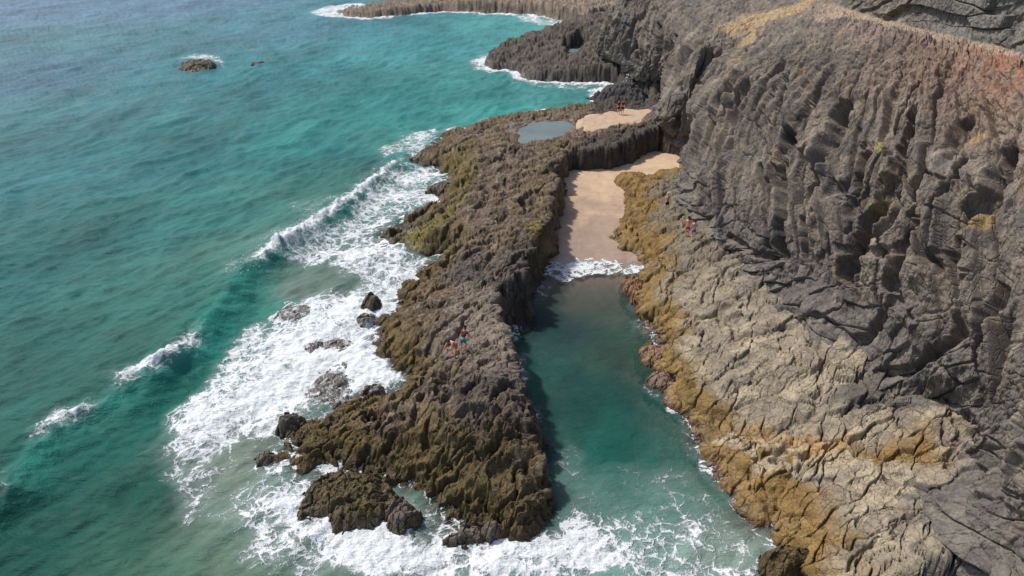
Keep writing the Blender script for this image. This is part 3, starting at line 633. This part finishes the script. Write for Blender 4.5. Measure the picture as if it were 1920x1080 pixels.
# light through the thin breaking face, painted in as a lighter green
face = np.exp(-((sg - .7) / .9) ** 2) * lerp1(crest_amp, par) / 1.3 * (par < 18)
scol = mixc(scol, [.04, .27, .21], face * .8)
# foam
foam = np.zeros_like(X)
nf = fbm(X * .3, Y * .3, 731, 4)
def fpoly(pts, dens, soft):
    global foam
    d = sdf(X + twn[0] * .9, Y + twn[1] * .9, XY(pts, 0)); foam = np.maximum(foam, dens * ss(-soft, soft, d))
fpoly([(846,318),(800,300),(740,312),(700,350),(640,412),(560,448),(520,480),(570,500),(640,480),(700,430),(780,390),(836,370)], .82, .8)
fpoly([(840,330),(760,400),(690,430),(620,470),(640,520),(720,540),(800,480),(700,440),(800,380)], .95, .8)
fpoly([(800,470),(700,500),(640,540),(560,570),(500,590),(450,620),(420,680),(360,740),(300,790),(288,840),(300,900),(345,900),(420,850),(500,830),(640,760),(760,720),(700,640),(760,540),(820,490)], .92, 1.2)
fpoly([(760,560),(640,560),(540,600),(480,660),(440,720),(400,770),(460,800),(560,780),(680,740),(780,716),(700,640)], 1.16, 1.3)
fpoly([(300,880),(340,960),(360,1000),(400,960),(440,900),(520,850),(480,830),(400,860)], .60, .8)
fpoly([(430,900),(400,960),(440,990),(430,1050),(520,1100),(1400,1110),(1440,1050),(1400,980),(1320,900),(1260,950),(1160,960),(1080,950),(1020,990),(940,1000),(700,900),(560,890)], .66, 1.0)
fpoly([(480,930),(470,980),(560,1000),(600,1080),(900,1100),(1150,1100),(1190,1040),(1100,960),(1000,1000),(800,990),(620,900),(540,900)], 1.12, 1.0)
fpoly([(1005,500),(1040,476),(1120,476),(1200,496),(1196,512),(1120,516),(1060,526),(1010,520)], .95, .3)
fpoly([(770,250),(820,240),(830,270),(780,290),(720,300),(700,290)], .72, .8)
fpoly([(580,24),(620,10),(680,6),(700,14),(640,34),(600,32)], .92, 1.6)
fpoly([(960,28),(1040,38),(1100,48),(1120,58),(1060,58),(980,40)], .78, 1.2)
fpoly([(1100,170),(1140,160),(1200,156),(1204,172),(1150,194),(1110,196)], 1.0, .9)
fpoly([(950,150),(1050,156),(1120,164),(1080,172),(990,160)], .62, .9)
fpoly([(1000,206),(1090,196),(1150,190),(1100,206)], .6, .8)
fpoly([(330,108),(370,100),(410,106),(420,124),(400,114),(350,112)], .85, 1.2)
fpoly([(1240,690),(1262,740),(1290,760),(1240,760),(1205,740),(1200,700)], .42, .4)
fpoly([(1040,820),(1100,860),(1280,880),(1330,930),(1250,980),(1080,960),(1040,940)], .42, .8)
fpoly([(540,390),(600,375),(640,380),(600,420),(560,430)], .36, .9); fpoly([(395,540),(430,515),(470,505),(440,540)], .55, .5)
wl = lerp1(crest_white, par)
foam = np.maximum(foam, wl * np.exp(-((sg - .1) / .75) ** 2) * 1.15)
foam = np.maximum(foam, wl * .48 * np.exp(-np.clip(-sg, 0, 9) / 2.2) * (sg < .3))
foam = np.maximum(foam, (.72 + .3 * ss(80, 110, Y)) * ss(-1.5, -.1, (land_d + nf * .6) / (1 + ss(80, 120, Y))) * ss(.0, .3, calm + .0))
foam = np.maximum(foam, .42 * ss(-.7, .0, land_d + nf * .3))
foam = foam + .22 * nf * (foam > .12)
foam -= .22 * np.exp(-(((X - at(600, 525)[0]) / 3.5) ** 2 + ((Y - at(600, 525)[1]) / 2.2) ** 2))
foam = np.clip(foam, 0, 1.25)
# foam heaps up on the breaker and churns
lump = .5 + fbm(X * 1.2, Y * 1.2, 741, 4, .6)
Z = Z + ss(.6, 1.1, foam) * lump * .09 * (1 - .6 * (1 - calm)) + wl * np.exp(-((sg - .2) / 1.0) ** 2) * np.clip(fbm(X * .9, Y * .9, 751, 3, .5) + .45, 0, 2) * .38
opac = 1 - np.exp(-depth * (1.55 - .6 * (1 - calm))); opac = np.clip(opac + .12, 0, 1); opac = np.where(far > 0, 1, opac)
keep = np.maximum(th.ravel() - Z.ravel(), 0)
V = np.stack([X, Y, Z], -1).reshape(-1, 3); FQ = quads(*X.shape)
fk = (keep[FQ].min(1) < 2.2)
setp(submesh('sea', V, FQ, fk, M_water, {'Col': scol.reshape(-1, 3), 'foam': foam.ravel(), 'opac': opac.ravel()}), 'turquoise sea breaking white against the reef', kind='structure')
for nm, z, pts, lb in POOLS:
    P = XY(pts, z); lo = P.min(0) - .8; hi = P.max(0) + .8
    xs = np.linspace(lo[0], hi[0], 60); ys = np.linspace(lo[1], hi[1], 60); x, y = np.meshgrid(xs, ys); x = x.astype(f4); y = y.astype(f4)
    sh = -sdf(x, y, P); zz = np.full(x.shape, z) - ss(.2, .8, sh) * .5
    lt = np.zeros(x.shape + (3,)) + np.array([.17, .215, .22]) if z > 1 else np.zeros(x.shape + (3,)) + np.array([.05, .04, .03])  # pale grey blue: reflected sky put into the pool colour
    setp(mesh_obj(nm, np.stack([x, y, zz], -1).reshape(-1, 3), quads(60, 60), M_pool, {'Col': lt.reshape(-1, 3), 'foam': np.zeros(x.size), 'opac': np.full(x.size, .75)}), lb, kind='structure')


# ------------------------------------------------------------------ separate rocks standing in the water and on the shore
def sea_rock(px, py, wpx, dpx, hgt, seed, label, group=None, mat=None, base=-.7, z0=0.0, rot=0.0, tone=(.095,.072,.04), top=(.15,.12,.095), n=110, cat='rock', pw=2.6, name='rock', washed=0):
    c = at(px, py, z0); a = at(px - wpx / 2, py, z0); b = at(px + wpx / 2, py, z0); rx = abs(b[0] - a[0]) / 2
    ry = abs(at(px, py - dpx / 2, z0)[1] - at(px, py + dpx / 2, z0)[1]) / 2
    g = np.linspace(-1.45, 1.45, n); u, v = np.meshgrid(g, g); u = u.astype(f4); v = v.astype(f4)
    x = u * rx; y = v * ry
    k = 1.6 / max(rx, ry)
    r = np.hypot(u, v) * (1 + .28 * fbm(x * k * .8 + seed, y * k * .8, seed, 4))
    z = hgt * (1 - r ** pw) 
    ca, sa = math.cos(.6 + rot), math.sin(.6 + rot); uu = (x * ca + y * sa); vv = (-x * sa + y * ca)
    f_, g_, c_, dx_, dy_ = voro(uu / .9 + seed, vv / .45 + .4 * fbm(x, y, seed + 3, 2), seed + 5); f2_, g2_, c2_, dx2_, dy2_ = voro(x * 3.6 + seed, y * 3.6, seed + 9)
    sc = min(1.0, hgt / 1.2 + .25)
    z = z + sc * (.34 * (c_ - .5) + .3 * dy_ * (c2_ - .5) - .24 * ss(.1, 0, g_) + .10 * (c2_ - .5) - .06 * ss(.18, 0, g2_) + .16 * fbm(x * 1.3, y * 1.3, seed + 11, 4, .6))
    z = np.maximum(z, base)
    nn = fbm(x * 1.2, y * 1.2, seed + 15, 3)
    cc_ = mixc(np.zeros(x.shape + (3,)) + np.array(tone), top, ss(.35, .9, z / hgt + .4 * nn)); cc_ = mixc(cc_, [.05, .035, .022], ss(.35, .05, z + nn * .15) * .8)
    if washed:
        fl = np.abs(fbm(x * 1.6 + seed, y * 2.2, seed + 21, 3)); cc_ = mixc(cc_, [.7, .73, .74], np.maximum(ss(.10, .0, fl) * washed, ss(.22, .0, z + .3 * nn) * washed))
    V = np.stack([x, y, z], -1).reshape(-1, 3); Fr = quads(n, n); keep = V[Fr, 2].max(1) > base + .001
    wt = ss(.9, .1, z).ravel() if z0 == 0 else np.zeros(z.size)
    o = submesh(name, V, Fr, keep, mat or M_reef, {'Col': cc_.reshape(-1, 3), 'wet': wt})
    o.location = (c[0], c[1], z0); return setp(o, label, cat, group)
G1 = 'rocks washed by foam beside the reef'
sea_rock(373,126,70,15,1.15,11,'lone flat brown rock out in the open sea', tone=(.11,.085,.04), top=(.19,.155,.12))
sea_rock(484,118,24,5,.16,12,'thin dark rock barely awash beside the lone sea rock', tone=(.04,.035,.03), top=(.05,.045,.04))
sea_rock(698,573,36,26,.85,13,'small square dark boulder standing clear of the foam',G1)
sea_rock(686,602,40,26,.55,14,'low wet dark rock just below the small square boulder',G1, washed=.85)
sea_rock(556,590,76,44,.26,15,'low grey rock half drowned in foam, farthest seaward',G1, washed=.85, tone=(.11,.10,.09), top=(.13,.12,.11))
sea_rock(590,656,36,32,.32,16,'narrow black rock poking from the foam beside a broader one',G1, washed=.85)
sea_rock(632,652,72,40,.30,17,'broad low black rock in the middle of the foam',G1, washed=.85)
sea_rock(624,724,84,96,.36,18,'long streaked wet rock with foam running over it',G1, washed=.85, tone=(.09,.08,.07), top=(.14,.125,.11))
sea_rock(700,738,50,22,.55,19,'low dark rock touching the reef under trickling foam',G1, washed=.85)
sea_rock(655,942,170,110,1.1,20,'largest weed-covered brown rock in the surf off the reef tip',G1, n=200, pw=4, top=(.10,.075,.035))
sea_rock(757,978,78,54,1.0,21,'round weed-covered rock between the largest surf rock and the reef tip',G1, n=150, pw=3)
sea_rock(700,985,40,26,.6,22,'small brown rock squeezed between two weed-covered surf rocks',G1)
sea_rock(880,1008,64,40,.6,23,'low jagged rock in foam under the near reef tip',G1)
sea_rock(925,1002,50,34,.75,24,'reddish brown rock lump against the near reef tip',G1, tone=(.10,.06,.04))
sea_rock(850,1014,34,20,.35,25,'tiny dark rock nearest the bottom foam by the reef tip',G1)
sea_rock(826,356,48,18,.7,26,'dark wave-washed rock in the notch of the seaward reef edge',G1)
sea_rock(800,300,60,20,.8,27,'brown rock block at the seaward edge where the breaker begins',G1)
sea_rock(548,806,60,44,1.0,28,'craggy black rock at the seaward tip of the reef',G1)
sea_rock(500,868,40,30,.6,29,'small rock at the far left point of the reef above the foam',G1)
sea_rock(1476,1078,124,66,1.5,30,'dark weed-topped rock at the bottom edge below the golden weed', n=160, tone=(.075,.05,.02), top=(.10,.07,.03))
sea_rock(1166,196,112,26,3.0,31,'big black boulder between the small cove and upper sand patch', mat=M_cliff, tone=(.05,.045,.045), top=(.075,.07,.068), n=140, pw=2.2)
sea_rock(1224,668,50,44,.5,32,'reddish rock knob at the bend of the channel edge', tone=(.22,.13,.06), top=(.24,.15,.09))
sea_rock(1238,716,50,40,.4,33,'wet reddish rock in a foam trickle by the channel edge', tone=(.16,.10,.07), top=(.2,.13,.09))
sea_rock(1164,452,48,22,.8,34,'golden brown rock lobe jutting onto the wet sand', tone=(.20,.13,.045), top=(.22,.16,.07))
sea_rock(1190,548,44,44,.9,35,'rusty red rock knob in the water at the channel narrows', tone=(.22,.11,.05), top=(.26,.15,.08))

# ------------------------------------------------------------------ spray thrown up by the waves
def spray(name, pts, label, seed):
    rng = np.random.RandomState(seed); Vs = []; Fs = []
    for (c, r, sp, n) in pts:
        for i in range(n):
            p = np.array(c) + rng.normal(0, 1, 3) * sp; s = r * rng.uniform(.3, 1)
            b = len(Vs) * 1
            d = rng.normal(0, 1, (4, 3)); d /= np.linalg.norm(d, axis=1, keepdims=True)
            Vs.extend(p + d * s); Fs += [(b, b + 1, b + 2), (b, b + 2, b + 3), (b, b + 3, b + 1), (b + 1, b + 3, b + 2)]
    return setp(mesh_obj(name, np.array(Vs), np.array(Fs), M_spray, smooth=False), label, kind='stuff')
M_spray = plain('spray_white', (.8, .82, .83), .9, .2)
cr = []
for k in np.arange(1.6, 8.2, .06):
    i = int(k); p = CREST[i] + (CREST[i + 1] - CREST[i]) * (k - i); am = np.interp(k, np.arange(21), crest_amp)
    cr.append(((p[0], p[1], am * 1.0 + .15), .06, np.array([.5, .5, .22]), 22))
spray('breaker_spray', cr, 'fine white spray above the breaking wave', 3)
q0 = at(1190, 166, 0)
spray('cove_splash', [((q0[0], q0[1], .9), .16, np.array([.9, .5, .8]), 400), ((q0[0] + .6, q0[1], 2.2), .12, np.array([.6, .4, .7]), 160)], 'white splash thrown against the far cove rocks', 4)

# ------------------------------------------------------------------ people
SK = plain('sun_tanned_skin', (.52, .27, .19), .6); SKP = plain('pink_skin', (.74, .36, .26), .6); HAIR = plain('dark_hair', (.03, .018, .012)); HAIRL = plain('fair_hair', (.45, .33, .2))
BLUE = plain('blue_cloth', (.06, .16, .55), .8); TEAL = plain('teal_cloth', (.02, .33, .26), .8); BLK = plain('dark_cloth', (.03, .02, .022), .8); MAROON = plain('maroon_cloth', (.12, .025, .03), .8)
REDC = plain('red_cloth', (.55, .08, .05), .8); WHT = plain('white_cloth', (.75, .73, .7), .8); EYE = plain('eye_dark', (.02, .015, .01), .3)
def skin_mesh(name, pts, edges, rad, mat, parent=None):
    me = bpy.data.meshes.new(name); me.from_pydata([tuple(p) for p in pts], edges, []); me.materials.append(mat)
    o = bpy.data.objects.new(name, me); C.collection.objects.link(o)
    md = o.modifiers.new('skin', 'SKIN'); md.use_smooth_shade = True
    if not me.skin_vertices: bpy.context.view_layer.update()
    if not me.skin_vertices:
        bpy.context.view_layer.objects.active = o; o.select_set(True); bpy.ops.mesh.customdata_skin_add()
    for i, r in enumerate(rad):
        sv = me.skin_vertices[0].data[i]; sv.radius = (r, r) if not isinstance(r, tuple) else r; sv.use_root = (i == 0)
    sb = o.modifiers.new('sub', 'SUBSURF'); sb.levels = sb.render_levels = 1
    if parent: o.parent = parent
    return o
def person(loc, rz, label, skin, bottoms, top=None, hair=HAIR, pose=None, group=None, long_hair=False, hat=None):
    J = dict(pelvis=(0,0,.94), belly=(0,0,1.10), chest=(0,0,1.29), neck=(0,.01,1.46), jaw=(0,-.015,1.55), head=(0,0,1.64), crown=(0,.01,1.71), nose=(0,-.115,1.60))
    for s, k in ((-1, 'l'), (1, 'r')):
        J.update({k+'sh':(s*.165,0,1.40), k+'el':(s*.215,.03,1.13), k+'wr':(s*.235,-.04,.90), k+'hip':(s*.085,0,.88), k+'kn':(s*.10,-.02,.49), k+'an':(s*.105,.02,.09), k+'toe':(s*.125,-.15,.035), k+'heel':(s*.105,.05,.04)})
    J.update(pose or {})
    J = {k: Vector(v) for k, v in J.items()}
    names = ['pelvis','belly','chest','neck','jaw','head','crown','nose']; R_ = [(.135,.10),(.125,.09),(.155,.105),.052,.066,(.078,.095),.055,.014]
    E = [(0,1),(1,2),(2,3),(3,4),(4,5),(5,6),(5,7)]; P_ = [J[n] for n in names]
    def add(p, par, r): P_.append(p); R_.append(r); E.append((par, len(P_) - 1)); return len(P_) - 1
    for k in 'lr':
        i = add(J[k+'sh'], 2, .058); i = add((J[k+'sh'] + J[k+'el']) / 2, i, .048); i = add(J[k+'el'], i, .038); i = add((J[k+'el'] * .6 + J[k+'wr'] * .4), i, .036); w_ = add(J[k+'wr'], i, .024)
        fd = (J[k+'wr'] - J[k+'el']).normalized(); sidev = Vector((0, -1, 0)) - fd * fd.dot(Vector((0, -1, 0))); sidev = sidev.normalized() if sidev.length > .1 else Vector((1, 0, 0))
        inw = fd.cross(sidev).normalized() * (1 if k == 'l' else -1)
        pm = add(J[k+'wr'] + fd * .05, w_, (.034, .02))
        for f, (off, ln) in enumerate(((.028,.075),(.010,.085),(-.010,.078),(-.028,.06))):
            a = add(J[k+'wr'] + fd * .095 + sidev * off, pm, .0095); b_ = add(P_[a] + fd * ln * .55 + inw * .008, a, .0085); add(P_[b_] + fd * ln * .4 + inw * .02, b_, .007)
        a = add(J[k+'wr'] + fd * .045 + sidev * .042, pm, .011); add(P_[a] + fd * .04 + sidev * .022, a, .009)
        i = add(J[k+'hip'], 0, .088); i = add((J[k+'hip'] + J[k+'kn']) / 2, i, .074); i = add(J[k+'kn'], i, .052); i = add(J[k+'kn'] * .65 + J[k+'an'] * .35, i, .053); i = add(J[k+'an'], i, .034); add(J[k+'heel'], i, .032); add(J[k+'toe'], i, (.038, .024))
    o = skin_mesh('person', P_, E, R_, skin); o.location = loc; o.rotation_euler = (0, 0, rz)
    setp(o, label, 'person', group)
    H_ = J['head']; up = (J['crown'] - J['jaw']).normalized(); fw = (J['nose'] - H_).normalized()
    hp = [H_ + up * .01 - fw * .022, H_ + up * .075 - fw * .015, H_ - up * .05 - fw * .055] + ([H_ - up * .22 - fw * .08] if long_hair else [])
    skin_mesh('hair', hp, [(0,1),(0,2)] + ([(2,3)] if long_hair else []), [(.092,.094),.068,.06] + ([.04] if long_hair else []), hair, o)
    rt = fw.cross(up).normalized()
    for s in (-1, 1):
        skin_mesh('eye', [H_ + fw * .088 + rt * s * .032 - up * .005, H_ + fw * .092 + rt * s * .032 - up * .005], [(0,1)], [.010,.008], EYE, o)
        skin_mesh('ear', [H_ + rt * s * .088 - up * .02, H_ + rt * s * .096 + up * .02], [(0,1)], [.014,.016], skin, o)
    if hat: skin_mesh('hat', [H_ + up * .05, H_ + up * .11, H_ + up * .045 + fw * .12], [(0,1),(0,2)], [.104,.075,(.07,.012)], hat, o)
    pts = [J['pelvis'], J['pelvis'] * .6 + J['belly'] * .4]; ed = [(0,1)]; rd = [(.17,.135),(.16,.125)]
    for k in 'lr':
        i = len(pts); pts += [J[k+'hip'], J[k+'hip'] * .3 + J[k+'kn'] * .7]; ed += [(0,i),(i,i+1)]; rd += [.125,.105]
    skin_mesh('shorts', pts, ed, rd, bottoms, o)
    if top:
        pts = [J['chest'], J['belly'], J['pelvis'] * .3 + J['belly'] * .7, J['chest'] * .4 + J['neck'] * .6]; ed = [(0,1),(1,2),(0,3)]; rd = [(.20,.155),(.165,.13),(.16,.13),.10]
        for k in 'lr':
            i = len(pts); pts += [J[k+'sh'], J[k+'sh'] * .45 + J[k+'el'] * .55]; ed += [(0,i),(i,i+1)]; rd += [.072,.06]
        skin_mesh('shirt', pts, ed, rd, top, o)
    return o
APX, APY = project(P3.astype(float)); 
def stand(px, py, src=None):
    """the rock or cliff surface seen at this photo pixel"""
    best = None
    for Pg in (P3, Pc3):
        qx, qy = project(Pg.astype(float)); m = np.hypot(qx - px, qy - py) < 2.0
        if m.any():
            pts = Pg[m]; dep = pts[:, 1] * CT + (H - pts[:, 2]) * ST; p = pts[np.argmin(dep)]
            if best is None or dep.min() < best[0]: best = (dep.min(), p)
    return Vector([float(v) for v in best[1]])
walk = dict(lkn=(-.10,-.16,.52), lan=(-.105,-.10,.12), ltoe=(-.12,-.27,.07), lheel=(-.105,-.07,.06), rkn=(.10,.0,.49), ran=(.105,.14,.10), rtoe=(.12,-.03,.03), rheel=(.105,.18,.06), lel=(-.22,.10,1.14), lwr=(-.24,.10,.90), rel=(.22,-.04,1.13), rwr=(.22,-.22,.96))
def bent(k):   # torso leaning forward by angle k about the pelvis, arms reaching down for balance
    r = Matrix.Rotation(k, 3, 'X'); o = Vector((0, 0, .94)); base = dict(belly=(0,0,1.10), chest=(0,0,1.29), neck=(0,.01,1.46), jaw=(0,-.015,1.55), head=(0,0,1.64), crown=(0,.01,1.71), nose=(0,-.115,1.60), lsh=(-.165,0,1.40), rsh=(.165,0,1.40))
    d = {n: r @ (Vector(v) - o) + o for n, v in base.items()}
    for s, q_ in ((-1,'l'),(1,'r')): d[q_+'el'] = d[q_+'sh'] + Vector((s*.10,-.10,-.25)); d[q_+'wr'] = d[q_+'el'] + Vector((s*.03,-.12,-.21))
    return d
p = stand(1298, 448); person(p, math.radians(170), 'bare-chested person in bright blue shorts at the cliff foot', SKP, BLUE, pose=walk)
p = stand(1287, 443); person(p, math.radians(150), 'bare-skinned person in red swimwear beside the one in blue shorts', SKP, REDC, hair=HAIR, long_hair=True)
p = stand(1248, 396); person(p, math.radians(10), 'lone tanned person in dark shorts standing on the inner shelf', SK, BLK, hair=HAIRL, pose=dict(lel=(-.26,-.02,1.2), lwr=(-.18,-.18,1.36)), hat=WHT)
cr_ = dict(bent(math.radians(55))); cr_.update(lkn=(-.16,-.20,.55), rkn=(.16,-.14,.52), lan=(-.16,-.04,.10), ran=(.16,.06,.09), ltoe=(-.18,-.21,.04), rtoe=(.18,-.11,.035), lheel=(-.16,.0,.04), rheel=(.16,.10,.04))
p = stand(853, 668); person(p, math.radians(-40), 'bare-skinned person bending low in orange swimwear on the reef', SKP, plain('orange_cloth', (.5, .16, .07), .8), pose=cr_)
p = stand(869, 660); b2 = dict(bent(math.radians(25))); b2.update({k: walk[k] for k in ('lkn','lan','ltoe','lheel','rkn','ran','rtoe','rheel')})
person(p, math.radians(150), 'person in teal shorts and maroon top climbing the reef', SK, TEAL, top=MAROON, pose=b2)
def on_sand(px, py, zf):
    z = 2.4
    for _ in range(6): q_ = at(px, py, z); z = float(zf(np.array([q_[0]], f4), np.array([q_[1]], f4))[0])
    return Vector((q_[0], q_[1], z))
person(on_sand(1159, 214, z2), math.radians(20), 'left of two people in black on the upper sand patch', SKP, BLK, top=BLK)
person(on_sand(1167, 214, z2), math.radians(-20), 'right of two people on the upper sand patch, maroon top', SKP, BLK, top=MAROON, pose=walk, long_hair=True)
